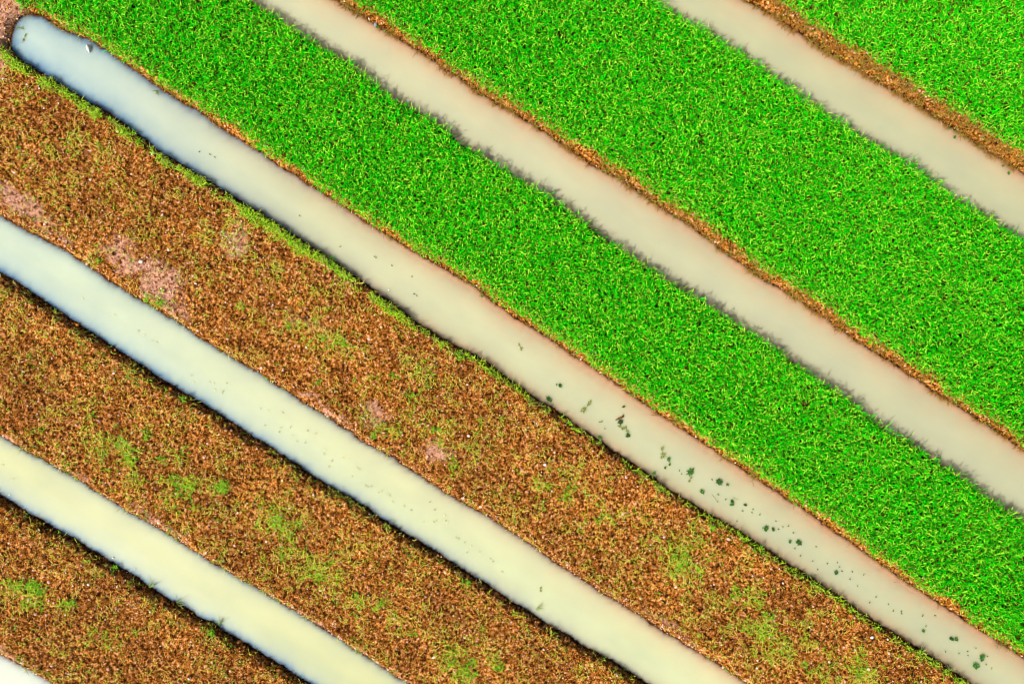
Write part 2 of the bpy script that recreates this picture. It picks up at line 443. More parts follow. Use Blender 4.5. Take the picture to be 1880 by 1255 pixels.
# ------------------------------------------------------------------ crop on the three green beds
x, y = scatter(205)
z, d, p_, b, s_ = ground_z(x, y)
px = x/S+940; py = 627.5-y/S
GAPS = [(1280,265,16,12,20,1),(1170,80,8,8,0,.8),(1730,555,16,10,20,1),(1822,985,20,14,60,1),(1465,735,28,12,30,.9),(1260,215,10,14,0,.7),
        (1740,15,22,12,20,.8),(745,205,10,8,0,.5),(1030,80,10,8,0,.6),(1560,230,14,10,0,.5),(560,395,12,8,0,.4),(690,230,18,9,30,.5),(1870,120,16,8,0,.8),(300,60,14,10,0,.4),(1090,590,16,8,20,.5)]
gap = blobs(px, py, GAPS)
crop_lab = ['dense bright green leafy crop covering the bed in the upper right corner',
            'dense bright green leafy crop on the wide bed between the two upper ditches',
            'dense bright green leafy crop on the bed just above the round-ended ditch']
inset = [.34, .22, .16]
for bed in range(3):
    ins = inset[bed] + (fbm(x, y, .9, 6, 2)-.5)*.34
    m = (b == bed) & (s_[bed] > ins)
    if bed > 0: m &= s_[bed-1] > .05
    if bed == 2: m &= px > 36 + py*.85
    m &= rng.random(len(x)) > gap*.55
    xx, yy, zz = x[m], y[m], z[m]; n = len(xx)
    big = fbm(xx, yy, .5, 3, 3)
    tall_ = rng.random(n) < .38
    hg = (.05 + .14*big + .10*rng.random(n) + .16*tall_)*(1-.8*gap[m])
    up = np.exp(-s_[bed-1][m]/.15) if bed > 0 else np.zeros(n)
    lowe = np.exp(-(s_[bed][m]-ins[m])/.12)
    hg = hg*(1-.45*lowe)*(1-.62*up)
    NB = 5; mb = n*NB; kb = np.repeat(np.arange(n), NB)
    c0 = mixcol(mb, (.0, .20, .001), (.002, .66, .002))
    c1 = c0*1.25 + np.array((.01, 0, 0))
    lime_glint = rng.random(mb) < (.32 + .35*up)[kb]
    c0[lime_glint] = mixcol(lime_glint.sum(), (.01, .45, .0), (.09, .65, .0)); c1[lime_glint] = mixcol(lime_glint.sum(), (.15, .80, .0), (.90, .98, .10))  # sunlit leaf highlights painted in as lime blades
    sunlit_edge = rng.random(mb) < (lowe*.45)[kb]
    c0[sunlit_edge] = mixcol(sunlit_edge.sum(), (.16, .30, .02), (.34, .34, .03)); c1[sunlit_edge] = mixcol(sunlit_edge.sum(), (.45, .55, .06), (.75, .60, .12))  # sunlit lower-left crop edge painted in as yellower blades
    P1 = plants(xx, yy, zz, NB, .115*np.clip(rng.normal(1, .22, n), .5, 1.6)*(1+.6*up), .021, .58, .34, c0, c1, hgt=hg, spread=.022,
                tiltx=(.7*up - .25*lowe), tilty=(1.0*up-.4*lowe))
    o = mesh_object('crop', P1[0], P1[1], P1[2], M_leaf, cols=P1[3], smooth=False)
    tag(o, crop_lab[bed], 'crop', 'green crop beds', kind='stuff')

# ------------------------------------------------------------------ brown stalks added on the green beds' banks to stand for plant reflections
x, y = scatter(150); z, d, p_, b, s_ = ground_z(x, y)
for bed in range(3):
    sx_ = s_[bed]; lim = [.40, .26, .14][bed]
    m = (b == bed) & (sx_ > -.01) & (sx_ < lim) & (vnoise(x, y, .35, 4) > [.25, .35, .5][bed]) & (rng.random(len(x)) < [.75,.6,.45][bed])
    xx, yy, zz = x[m], y[m], z[m]; n = len(xx)
    t = rng.random(n)
    c0 = mixcol(n, (.10, .045, .010), (.30, .14, .02), t); c1 = mixcol(n, (.30, .15, .02), (.62, .42, .06), rng.random(n)**1.5)
    gr = rng.random(n) < .22; c1[gr] = (.18, .38, .03)
    Pz = plants(xx, yy, zz+.01, 5, .13*np.clip(rng.normal(1, .25, n), .5, 1.6), .016, .25, .5, c0, c1, hgt=.05, spread=.03, tiltx=-.6, tilty=-.8)
    o = mesh_object('dry_stalks', Pz[0], Pz[1], Pz[2], M_reflection_stalk, cols=Pz[3], smooth=False)
    tag(o, ['withered brown stalks on the wide earth bank of the upper right corner bed',
            'withered brown stalks along the bank of the widest green bed',
            'withered brown stalks along the green bank of the round-ended ditch'][bed], 'dry stalks', 'withered stalks on the banks', kind='stuff')

# added spiky blades over the waterline, shaped to stand for plant reflections
x, y = scatter(220); z, d, p_, b, s_ = ground_z(x, y)
for bed in range(2):
    sx_ = s_[bed]
    m = (b == bed) & (sx_ > -.05) & (sx_ < .05) & (vnoise(x, y, .5, 2) > [.22, .45][bed]) & (rng.random(len(x)) < [.8, .55][bed])
    xx, yy, zz = x[m], y[m], z[m]; n = len(xx); nb_ = 5; mm = n*nb_; kk_ = np.repeat(np.arange(n), nb_)
    az = -2.15 + rng.normal(0, .65, mm)
    P1 = blades(xx[kk_]+rng.normal(0, .015, mm), yy[kk_]+rng.normal(0, .015, mm), np.maximum(zz[kk_], .0)+rng.uniform(.01, .07, mm), az, rng.normal(.18, .15, mm),
                .15*np.clip(rng.normal(1, .3, mm), .4, 1.8), np.full(mm, .014), rng.uniform(.1, .5, mm), mixcol(mm, (.10, .04, .005), (.30, .14, .02)), mixcol(mm, (.26, .12, .015), (.50, .30, .05)))
    o = mesh_object('dry_stalks', P1[0], P1[1], P1[2], M_reflection_stalk, cols=P1[3], smooth=False)
    tag(o, ['spiky brown stalks reaching out over the water of the uppermost ditch', 'spiky brown stalks reaching out over the water of the second ditch'][bed], 'dry stalks', 'withered stalks on the banks', kind='stuff')

# ------------------------------------------------------------------ crumbly clods on the bare soil
ico_v = []
g_ = (1+5**.5)/2
for a, c in ((-1, g_), (1, g_), (-1, -g_), (1, -g_)): ico_v += [(a, c, 0)]
for a, c in ((-1, g_), (1, g_), (-1, -g_), (1, -g_)): ico_v += [(0, a, c)]
for a, c in ((g_, -1), (g_, 1), (-g_, -1), (-g_, 1)): ico_v += [(a, 0, c)]
ico_v = np.array(ico_v)/math.sqrt(1+g_*g_)
ico_f = np.array([0,11,5,0,5,1,0,1,7,0,7,10,0,10,11,1,5,9,5,11,4,11,10,2,10,7,6,7,1,8,3,9,4,3,4,2,3,2,6,3,6,8,3,8,9,4,9,5,2,4,11,6,2,10,8,6,7,9,8,1])
def clods(x, y, z, r, col):
    n = len(x)
    v = ico_v[None]*(1+rng.normal(0, .17, (n, 12, 1)))
    a = rng.random(n)*6.283; ca, sa = np.cos(a)[:, None], np.sin(a)[:, None]
    sc = rng.uniform(.6, 1.35, (n, 3)); v = v*sc[:, None, :]
    v = np.stack([v[..., 0]*ca-v[..., 1]*sa, v[..., 0]*sa+v[..., 1]*ca, v[..., 2]*.8], -1)*r[:, None, None]
    v = v + np.stack([x, y, z+r*.35], -1)[:, None, :]
    F = (np.arange(n)[:, None]*12 + ico_f[None]).ravel()
    return v.reshape(-1, 3), F, np.full(n*20, 3), np.repeat(col, 12, 0)
x, y = scatter(210); z, d, p_, b, s_ = ground_z(x, y)
for bed in range(6):
    if bed < 3:
        m = (b == bed) & (s_[bed] > .02) & (s_[bed] < .55)
    else:
        keep = fbm(x, y, .5, 2, 2); m = (b == bed) & (d > .02) & (rng.random(len(x)) < .35+.9*keep)
    xx, yy, zz, pp = x[m], y[m], z[m], p_[m]; n = len(xx)
    r = np.clip(rng.lognormal(math.log(.016), .42, n), .008, .05)
    t = rng.random(n)
    col = mixcol(n, (.05, .012, .002), (.68, .25, .034), t**1.2)
    if bed < 3: col = mixcol(n, (.20, .075, .004), (.70, .34, .03), t)
    rim = (s_[bed][m] < .22)*(.38*(fbm(xx, yy, .7, 4, 2) > .45)+.1)  # more pale clods here, painting in the sun-facing rim
    li = rng.random(n) < .12 + .35*pp + (rim if bed > 2 else 0); col[li] = mixcol(li.sum(), (.55, .26, .15), (.92, .66, .52))
    wh = rng.random(n) < .006; col[wh] = (.88, .76, .72); r[wh] = np.clip(r[wh]*.95, .009, .026)
    Pz = clods(xx, yy, zz, r, col)
    o = mesh_object('soil_clods', Pz[0], Pz[1], Pz[2], M_clod, cols=Pz[3], smooth=False)
    tag(o, 'crumbly clods and pebbles on the ' + ['bank of the upper right corner bed','bank of the widest green bed','green bank of the round-ended ditch',
        'brown bed below the round-ended ditch','brown bed between the two lower left ditches','brown bed in the lower left corner'][bed], 'soil clods', 'loose soil clods', kind='stuff')

# ------------------------------------------------------------------ sparse weeds over the brown beds
WB = [(235,835,60,45,35,.75),(340,880,60,40,30,.8),(410,892,30,16,0,.7),(170,760,50,30,0,.35),(520,955,50,36,30,.7),(600,1050,80,40,35,.6),(690,1110,60,35,35,.5),(860,1215,60,36,15,.9),
      (700,790,60,40,30,.55),(830,800,60,60,30,.4),(760,700,60,40,20,.45),(620,625,60,18,10,.5),(560,590,40,20,0,.45),(1020,900,60,40,0,.6),(1090,945,50,30,0,.5),(1250,1020,60,50,30,.7),(1350,1090,70,40,30,.7),(1390,1150,80,40,0,.7),
      (1430,1170,60,60,0,.6),(1560,1230,70,40,0,.6),(60,1075,34,16,20,1),(65,1105,40,24,0,.6),(130,1105,16,10,0,.8),(200,1170,40,26,0,.4),(440,430,50,30,30,.5),(150,300,100,60,30,.3),(600,500,80,30,30,.5),(190,780,60,30,20,.4),(120,230,90,20,35,.6),
      (500,700,80,30,20,.3),(10,450,20,14,0,.4),(180,490,40,20,30,.5),(290,560,26,12,0,.6),(880,950,60,20,30,.3)]
x, y = scatter(230); z, d, p_, b, s_ = ground_z(x, y)
px = x/S+940; py = 627.5-y/S
dn = blobs(px, py, WB)
pn = fbm(x, y, .42, 5, 3)
prob = (.045 + .155*sstep(.42, .62, pn) + .75*dn*sstep(.40, .60, pn))
prob = prob*(1-.5*np.clip(p_, 0, 1))
for bed in (3, 4, 5):
    m = (b == bed) & (d > .03) & (rng.random(len(x)) < prob)
    xx, yy, zz = x[m], y[m], z[m]; n = len(xx); gd = np.clip(dn[m]*1.3, 0, 1)
    t = rng.random(n); gsel = (t < .10+.55*gd)[:, None]
    c0 = np.where(gsel, mixcol(n, (.04, .32, .005), (.22, .55, .01)), mixcol(n, (.30, .32, .01), (.60, .44, .03)))
    c1 = np.where(gsel, mixcol(n, (.12, .62, .01), (.70, .90, .04)), mixcol(n, (.55, .75, .02), (1.0, .90, .25)))
    L = .085 + .06*gd; L = L*np.clip(rng.normal(1, .35, n), .4, 2.2)
    Pz = plants(xx, yy, zz+.015, 4, L, .0145, .4, .6, c0, c1, hgt=.03, spread=.03, var=.4)
    o = mesh_object('weeds', Pz[0], Pz[1], Pz[2], M_weed, cols=Pz[3], smooth=False)
    tag(o, 'sparse yellow green weeds and straw strewn over the ' + ['brown bed below the round-ended ditch','brown bed between the two lower left ditches','brown bed in the lower left corner'][bed-3], 'weeds', 'weeds on the brown beds', kind='stuff')

# ------------------------------------------------------------------ grass fringe along the brown bank of the round-ended ditch
x, y = scatter(420); z, d, p_, b, s_ = ground_z(x, y); px = x/S+940; py = 627.5-y/S
wd_ = (.20 + .22*fbm(x, y, .8, 2, 2)); fade = np.interp(px, [-200, 650, 760, 1100, 1900], [1, .95, .5, .32, .5])
nz = fbm(x, y, .35, 6, 2)
m = (b == 3) & (s_[2] > .07) & (s_[2] < wd_*np.clip(fade+.2, 0, 1)) & (px > -60) & (rng.random(len(x)) < np.clip(fade*sstep(.22, .46, nz)*1.1, 0, 1)) & (py > 95 + 0*px)
xx, yy, zz = x[m], y[m], z[m]; n = len(xx)
c0 = mixcol(n, (.08, .34, .003), (.26, .52, .01)); c1 = mixcol(n, (.30, .78, .01), (.85, .95, .06))
dr = rng.random(n) < .18; c1[dr] = (.6, .42, .12)
Pz = plants(xx, yy, zz, 4, .105*np.clip(rng.normal(1, .3, n), .4, 2), .015, .75, .9, c0, c1, hgt=.05, spread=.025, tiltx=.3, tilty=.4)
o = mesh_object('grass', Pz[0], Pz[1], Pz[2], M_weed, cols=Pz[3], smooth=False)
tag(o, 'fringe of yellow green grass along the brown bank of the round-ended ditch', 'grass', kind='stuff')
# sparse shoots on the other shaded banks
m = ((b == 4) | (b == 5)) & (d > .04) & (d < .45) & (rng.random(len(x)) < .13*sstep(.5, .62, nz))
xx, yy, zz = x[m], y[m], z[m]; n = len(xx)
c0 = mixcol(n, (.05, .13, .01), (.14, .22, .02)); c1 = mixcol(n, (.20, .46, .02), (.60, .66, .06))
Pz = plants(xx, yy, zz, 5, .09*np.clip(rng.normal(1, .3, n), .4, 2), .014, .7, .8, c0, c1, hgt=.04, spread=.02)
o = mesh_object('grass', Pz[0], Pz[1], Pz[2], M_weed, cols=Pz[3], smooth=False)
tag(o, 'scattered short green shoots along the rims of the two lower left brown beds', 'grass', kind='stuff')

# ------------------------------------------------------------------ single things
def at(px, py, z=0.0):
    a, c = px2w(px, py, z); return float(a), float(c)

def tuft(name, loc, rad, nbl, c0, c1, label, cat, group=None, el=.75, wid=.016, upright=.06, droop=.8):
    """one tuft of leaves around its own base, a mesh of its own"""
    n = max(4, nbl//4)
    a = rng.random(n)*6.283; rr = rad*.8*np.sqrt(rng.random(n))
    x = rr*np.cos(a); y = rr*np.sin(a)
    Pz = plants(x, y, np.zeros(n), 4, np.clip(rng.normal(.10, .03, n), .05, .16), wid*.8, el, droop, mixcol(n, *c0), mixcol(n, *c1), hgt=upright, spread=.015, var=.35)
    o = mesh_object(name, Pz[0], Pz[1], Pz[2], M_weed, cols=Pz[3], smooth=False)
    o.location = loc; tag(o, label, cat, group); return o
G0 = ((.02, .24, .003), (.09, .42, .01)); G1 = ((.08, .62, .01), (.60, .88, .04))
Y0 = ((.08, .16, .01), (.16, .26, .02)); Y1 = ((.30, .52, .03), (.68, .72, .10))
B1, B2, B3 = 'brown bed below the round-ended ditch', 'brown bed between the two lower left ditches', 'brown bed in the lower left corner'
tufts = [
 (62,1074,19,90,'G','large bright green weed clump on the lower left corner bed, biggest there'),
 (78,1086,12,40,'G','bright green clump touching the lower right of the corner bed\'s largest clump'),
 (134,1107,11,36,'G','small bright green weed right of the large clump on the corner bed'),
 (68,1118,12,28,'G','loose green weed below the large clump on the corner bed'),
 (193,1166,12,24,'G','loose green weed tuft midway down the lower left corner bed'),
 (248,1160,8,18,'G','small green weed near the ditch bank of the lower left corner bed'),
 (28,1150,9,18,'Y','pale green weed at the left photo edge on the corner bed'),
 (412,1235,10,20,'Y','pale weed near the bottom edge on the lower left corner bed'),
 (206,1047,8,26,'G','bright green tuft on the ditch rim of the lower left corner bed'),
 (158,1030,8,20,'Y','yellow green tuft on the ditch rim of the corner bed, nearer the left edge'),
 (386,1162,9,26,'G','pale round weed rosette on the ditch rim of the lower left corner bed'),
 (411,891,18,70,'G','dense bright green weed clump halfway across the left part of the middle brown bed'),
 (340,900,22,70,'G','wide bright green weed patch left of the dense clump on the middle brown bed'),
 (322,880,14,40,'G','small green weed patch at the upper left of the wide patch, middle brown bed'),
 (270,800,14,40,'G','green weed tuft highest of the green patches on the middle brown bed'),
 (222,815,14,34,'G','green sprawling weed left of the highest tuft on the middle brown bed'),
 (188,838,15,40,'G','bright green weed left of all green patches on the middle brown bed'),
 (300,845,12,30,'G','bright green weed between the two upper patches of the middle brown bed'),
 (505,955,16,50,'G','bright green weed patch halfway along the middle brown bed'),
 (525,1012,16,44,'G','green weed patch below the halfway patch of the middle brown bed'),
 (548,960,9,20,'G','small green weed beside the halfway patch of the middle brown bed'),
 (592,1065,16,40,'G','green weed patch near the lower ditch on the middle brown bed'),
 (655,1093,11,26,'G','small bright weed along the lower half of the middle brown bed'),
 (700,1105,12,26,'G','yellow green weed along the lower half of the middle brown bed'),
 (757,1160,9,24,'G','tiny bright green rosette near the bottom edge on the middle brown bed'),
 (862,1225,24,80,'G','broad green weed patch at the bottom edge on the middle brown bed'),
 (915,1222,12,40,'G','green weed right of the broad patch at the bottom edge'),
 (882,1156,12,24,'Y','pale curled weed above the broad patch at the bottom edge'),
 (856,1070,10,26,'G','green tuft on the ditch rim of the middle brown bed, right half'),
 (706,970,11,28,'Y','pale yellow tuft on the ditch rim of the middle brown bed, centre'),
 (622,912,13,20,'Y','trailing light green weed on the ditch rim of the middle brown bed'),
 (92,570,8,18,'Y','small weed on the ditch rim at the left end of the middle brown bed'),
 (235,685,9,20,'Y','small pale weed on the ditch rim, left half of the middle brown bed'),
 (335,735,8,18,'G','bright green weed on the ditch rim, left half of the middle brown bed'),
 (294,553,10,34,'G','bright green weed beside the pink trodden clay patch'),
 (180,480,9,24,'G','bright green weed left of the pink trodden clay patch'),
 (443,563,10,24,'G','green weed right of the pink trodden clay patch'),
 (268,545,7,14,'G','small green weed on the lower rim of the pink trodden clay patch'),
 (595,622,9,20,'G','green weed, left one of a row across the upper brown bed'),
 (620,625,12,30,'G','green weed, middle one of a row across the upper brown bed'),
 (653,615,9,18,'Y','pale green weed, right one of a row across the upper brown bed'),
 (532,600,9,20,'G','small green weed near the bare clay spots of the upper brown bed'),
 (842,652,11,34,'G','bright yellow green weed close to the round-ended ditch in mid photo'),
 (777,607,9,18,'G','small green weed on the ditch rim in mid photo'),
 (722,686,12,28,'G','green weed tuft above the trodden hollow in the brown bed'),
 (830,850,12,30,'G','green weed beside the round trodden hollow'),
 (802,790,10,26,'G','bright green weed just above the round trodden hollow'),
 (690,800,12,30,'G','green weed clump left of the round trodden hollow'),
 (585,700,9,18,'G','small green weed near the lower rim of the bed, left of the trodden hollows'),
 (755,730,14,26,'G','spreading green weed between the two trodden hollows'),
 (1100,953,14,30,'G','spiky pale green weed on the right half of the brown bed below the round-ended ditch'),
 (1048,895,12,28,'G','green weed left of the spiky pale weed'),
 (1210,900,13,24,'Y','pale green weed on the rim of the round-ended ditch near the floating weeds'),
 (1246,918,9,18,'Y','small weed on the rim of the round-ended ditch, right of a larger pale one'),
 (1306,963,11,24,'G','green weed on the rim of the round-ended ditch, right quarter of photo'),
 (1392,1010,15,30,'G','long leaved green tuft on the rim of the round-ended ditch'),
 (1352,1088,15,40,'G','green weed patch on the right end of the brown bed'),
 (1250,1035,14,30,'G','green weed left of the right end patch of the brown bed'),
 (1410,1128,14,36,'G','green weed below the right end patch of the brown bed'),
 (1480,1225,14,36,'G','green weed close to the bottom edge on the right end of the brown bed'),
 (1585,1236,14,40,'G','bright green clump at the bottom edge on the right end of the brown bed'),
 (975,742,12,26,'Y','arching pale grass tuft on the rim where the floating weeds begin'),
 (606,478,13,40,'G','bright green grass tuft leaning over the round-ended ditch in the left third'),
]
for (a, c, rpx, nb, kd, lab) in tufts:
    wx, wy = at(a, c, .24)
    zz = float(ground_z(np.array([wx]), np.array([wy]))[0][0])
    tuft('weed_tuft', (wx, wy, zz-.01), rpx*S*.95, int(nb*1.5), G0 if kd == 'G' else Y0, G1 if kd == 'G' else Y1, lab, 'weed', 'weed tufts on the brown beds', el=.55, wid=.016)

# tall grass leaning out over the water from the shaded banks
tall = [(322,1108,16,'tall thin grass tuft leaning over the short lower left ditch, largest one'),
        (272,1080,15,'thin grass blades leaning over the short lower left ditch, left of the largest tuft'),
        (400,1147,13,'thin grass blades leaning over the short lower left ditch, right of the largest tuft'),
        (1690,1197,12,'thin grass blades over the round-ended ditch close to the lower right corner'),
        (1745,1232,11,'curved grass blades over the round-ended ditch, nearest the lower right corner'),
        (288,165,10,'pale grass tuft hanging off the green bank over the blue end of the ditch'),
        (985,1120,11,'pale thin grass blades over the long middle ditch')]
for (a, c, rpx, lab) in tall:
    wx, wy = at(a, c, .1)
    zz = float(ground_z(np.array([wx]), np.array([wy]))[0][0])
    n = 9; az = rng.normal(.9, .55, n)
    if 'green bank' in lab: az = rng.normal(-2.2, .6, n)
    P1 = blades(rng.normal(0, .02, n), rng.normal(0, .02, n), np.zeros(n), az, rng.normal(.75, .2, n), rng.uniform(.18, .36, n)*rpx/14,
                np.full(n, .016), rng.uniform(.3, 1.2, n), mixcol(n, (.06, .14, .02), (.2, .25, .05)), mixcol(n, (.2, .36, .05), (.62, .66, .25)))
    o = mesh_object('grass_tuft', P1[0], P1[1], P1[2], M_weed, cols=P1[3], smooth=False)
    o.location = (wx, wy, max(zz, .02)); tag(o, lab, 'grass tuft', 'grass tufts over the water')

# floating weeds: leafy mats lying on the water
def floater(px_, py_, r, kind, lab, group, name='floating_weed'):
    wx, wy = at(px_, py_)
    r = r*S*.72
    if kind in ('dark', 'scrap'):
        n = int(14 + 900*r*r*30) if kind == 'dark' else 7
        col = ((.006, .034, .010), (.02, .08, .02)); col2 = ((.02, .09, .02), (.12, .24, .03))
        if kind == 'scrap': col = ((.02, .05, .01), (.05, .09, .02)); col2 = ((.04, .10, .02), (.14, .20, .05))
        if kind == 'scrap' and group and 'brown' in group: col = ((.30, .30, .13), (.42, .38, .2)); col2 = ((.34, .32, .15), (.52, .48, .25))
        n = min(n, 90)
        k_ = random.uniform(.9, 2.2); col = tuple(tuple(q*k_ for q in c_) for c_ in col); col2 = tuple(tuple(min(.8, q*k_) for q in c_) for c_ in col2)
        a = rng.random(n)*6.283; asp = rng.uniform(.35, .85); rot = rng.random()*3.14
        rr = r*.62*np.sqrt(rng.random(n)); u = rr*np.cos(a); v = rr*np.sin(a)*asp
        x_ = u*math.cos(rot)-v*math.sin(rot); y_ = u*math.sin(rot)+v*math.cos(rot)
        P1 = blades(x_, y_, rng.uniform(.004, .03, n), rng.random(n)*6.283, rng.normal(.15, .15, n), np.full(n, max(.03, r*.55))*rng.uniform(.5, 1.4, n),
                    np.full(n, max(.016, r*.22)), rng.uniform(.1, .4, n), mixcol(n, *col), mixcol(n, *col2), roll=rng.normal(0, .3, n))
    else:
        # sprig: a branching stem with small leaves
        ns = 5 if kind == 'sprig' else 2
        xs_, ys_, azs, Ls, W = [], [], [], [], []
        base = random.uniform(0, 6.28) if kind == 'sprig' else random.uniform(-.8, -.4)
        for j in range(ns):
            a = base + random.uniform(-.5, .5) + (math.pi if j % 2 else 0); L = r*random.uniform(.7, 1.2)
            xs_.append(0); ys_.append(0); azs.append(a); Ls.append(L); W.append(.014)
            if kind == 'sprig':
                for t in range(7):
                    f = random.uniform(.2, 1)*L; xs_.append(f*math.cos(a)); ys_.append(f*math.sin(a)); azs.append(a+random.choice((-1, 1))*random.uniform(.4, 1.2)); Ls.append(r*.38); W.append(.022)
        n = len(xs_)
        P1 = blades(np.array(xs_, float), np.array(ys_, float), np.full(n, .012), np.array(azs), rng.normal(.06, .05, n), np.array(Ls), np.array(W), np.full(n, .06),
                    mixcol(n, (.10, .15, .02), (.2, .22, .05)), mixcol(n, (.16, .24, .04), (.5, .5, .16)), roll=rng.normal(0, .3, n))
    o = mesh_object(name, P1[0], P1[1], P1[2], M_weed, cols=P1[3], smooth=False)
    o.location = (wx, wy, .004); tag(o, lab, 'floating weed', group); return o
FG = 'weeds floating in the round-ended ditch'
fl = [
 (1028,707,7,'dark','dark round weed clump in mid ditch, first above the pale green sprig'),
 (1008,733,10,'dark','dark blue green weed clump close to the brown bank where the floating weeds begin'),
 (1077,747,17,'sprig','pale green branching sprig floating in mid ditch'),
 (1145,746,4,'dark','small dark dot of weed just above the brown floating stick'),
 (1139,774,8,'dark','dark weed clump just below the brown floating stick'),
 (1140,784,9,'sprig','leafy sprig trailing from the dark clump below the brown stick'),
 (1150,788,12,'sprig','yellow green sprig right of the brown stick\'s dark clump'),
 (1153,799,7,'dark','crescent shaped dark clump at the lower end of the sprigs by the brown stick'),
 (1103,774,5,'sprig','small brownish sprig left of the brown floating stick'),
 (1110,786,4,'scrap','tiny weed scrap below the small brownish sprig'),
 (1101,802,7,'dark','dark clump at the brown bank, below left of the brown floating stick'),
 (1216,829,16,'sprig','loose fuzzy olive weed with many small leaves'),
 (1228,843,7,'dark','narrow dark weed just below the fuzzy olive weed'),
 (1221,858,4,'dark','small dark dot below the narrow dark weed'),
 (1229,852,4,'dark','small dark oval right of the dot below the fuzzy olive weed'),
 (1200,868,6,'dark','dark clump near the brown bank, left of the elongated dark mat'),
 (1267,866,12,'dark','large elongated dark green mat'),
 (1267,879,8,'sprig','pale curled sprig below the large elongated dark mat'),
 (1320,884,10,'dark','star shaped dark weed clump with small leaves around it'),
 (1335,889,4,'dark','small dark scrap right of the star shaped clump'),
 (1289,902,8,'dark','compact oblong dark clump below left of the star shaped clump'),
 (1312,913,15,'twig','pale straw twig floating right of the oblong clump'),
 (1350,915,14,'twig','thin olive twig slanting above two small dark clumps'),
 (1344,920,6,'dark','upper one of two small dark clumps under the slanting twig'),
 (1343,925,7,'dark','lower one of two small dark clumps under the slanting twig'),
 (1368,926,5,'dark','small dark clump right of the slanting twig'),
 (1406,969,9,'dark','dark clump left of a chain of small scraps, with a pointed tip'),
 (1419,971,6,'dark','small dark clump directly right of the pointed clump'),
 (1450,993,6,'dark','small dark oval left of the round blackish clump'),
 (1466,995,10,'dark','round blackish green clump in mid ditch'),
 (1535,1050,7,'dark','fuzzy dark green clump in the lower right part of the ditch'),
 (1489,1058,6,'dark','flat dark scrap touching the brown bank'),
 (1695,1157,6,'dark','dark clump alone near the brown bank in the lower right corner'),
 (1746,1171,7,'dark','left one of a pair of dark clumps in the lower right corner'),
 (1755,1172,7,'dark','right one of a pair of dark clumps in the lower right corner'),
 (1802,1206,11,'dark','largest round dark clump in the lower right corner'),
 (1791,1221,11,'dark','wide dark clump just below the largest round one in the lower right corner'),
]
for (a, c, r, kd, lab) in fl: floater(a, c, r, kd, lab, FG)
tiny = [(1363,937),(1382,934),(1380,940),(1394,944),(1317,919),(1318,907),(1429,971),(1447,965),(1437,966),(1456,977),(1424,956),(1498,1003),(1469,1019),(1492,1029),(1537,1031),(1518,1034),(1545,1047),(1564,1048),
        (1608,1095),(1716,1129),(1760,1198),(1541,1040),(1586,1053),(1459,1006),(1692,1130),(1654,1121),(1694,1128),(1655,1125),(1776,1194),(1810,1218),(1820,1225),(1400,968),(1332,916),(1353,955),(1022,706),(1247,863),(1251,869),(1307,880),
        (1574,1075),(1596,1105),(1630,1108),(1585,1137),(1560,1062),(1500,1045),(1640,1120),(1700,1148),(1735,1195),(1776,1202),(1790,1188),(1812,1203)]
for (a, c) in tiny:
    floater(a, c, rng.uniform(2.2, 3.6), 'scrap', 'tiny dark green weed scrap floating in the lower right half of the round-ended ditch', FG)
for (a, c) in [(366,279),(386,284),(395,289),(550,396),(625,453),(690,473),(688,471),(720,487),(765,543),(760,540),(757,507)]:
    floater(a, c, rng.uniform(2, 3), 'scrap', 'tiny dark weed scrap floating in the left half of the round-ended ditch', FG)
midspecks = [(210,578),(152,548),(255,607),(265,615),(280,626),(288,628),(395,716),(410,718),(408,722),(417,703),(393,703),(385,701),(352,690),(355,702),(478,750),(492,753),(487,780),(515,785),(513,792),(536,800),(545,810),(580,795),
        (565,790),(595,833),(597,826),(660,862),(655,858),(646,874),(671,891),(676,893),(682,892),(695,903),(712,907),(716,910),(720,921),(755,935),(742,928),(790,921),(799,935),(800,956),(797,957),(818,955),(821,958),(815,946),(838,986),(842,988),(853,995),
        (865,1002),(858,1013),(880,1012),(777,957),(700,900),(630,840),(520,757),(610,845),(900,1025),(922,1049),(905,1030),(604,856),(560,812),(534,783)]
for (a, c) in midspecks:
    floater(a, c, rng.uniform(1.6, 3.0), 'scrap', 'tiny brownish plant scrap floating in the long middle ditch', 'brown plant scraps floating in the long middle ditch', 'plant_scrap')
floater(993,1080,6,'sprig','small green sprig floating in the right half of the long middle ditch', None)
floater(955,636,8,'sprig','faint pale sprig floating in the round-ended ditch near mid photo', FG)
for (a, c, lab) in [(1752,252,'small dark submerged weed near the stalks of the uppermost ditch, upper one'),(1841,304,'larger dark weed near the earth bank at the right end of the uppermost ditch'),(1851,318,'small dark weed just below the larger one in the uppermost ditch')]:
    floater(a, c, 5, 'dark', lab, 'weeds floating in the uppermost ditch')
for (a, c, lab) in [(18,908,'dark thin weed at the bank near the left photo edge, short lower left ditch'),(248,1043,'small brownish weed in the short lower left ditch, near its lower bank'),(5,853,'faint weed scrap touching the left photo edge in the short lower left ditch'),(23,879,'faint brown scrap near the left photo edge in the short lower left ditch')]:
    floater(a, c, 5, 'scrap', lab, 'brown plant scraps floating in the short lower left ditch')
for (a, c, r, lab) in [(45,70,10,'pale grass scraps floating at the round blue end of the ditch'),(38,52,8,'pale leaf scraps by the upper rim of the round ditch end'),(885,543,5,'dark weed tuft by the green bank in mid photo'),(693,50,5,'dark weed by the bank of the second ditch near the top edge')]:
    floater(a, c, r, 'sprig' if r > 5 else 'dark', lab, None)

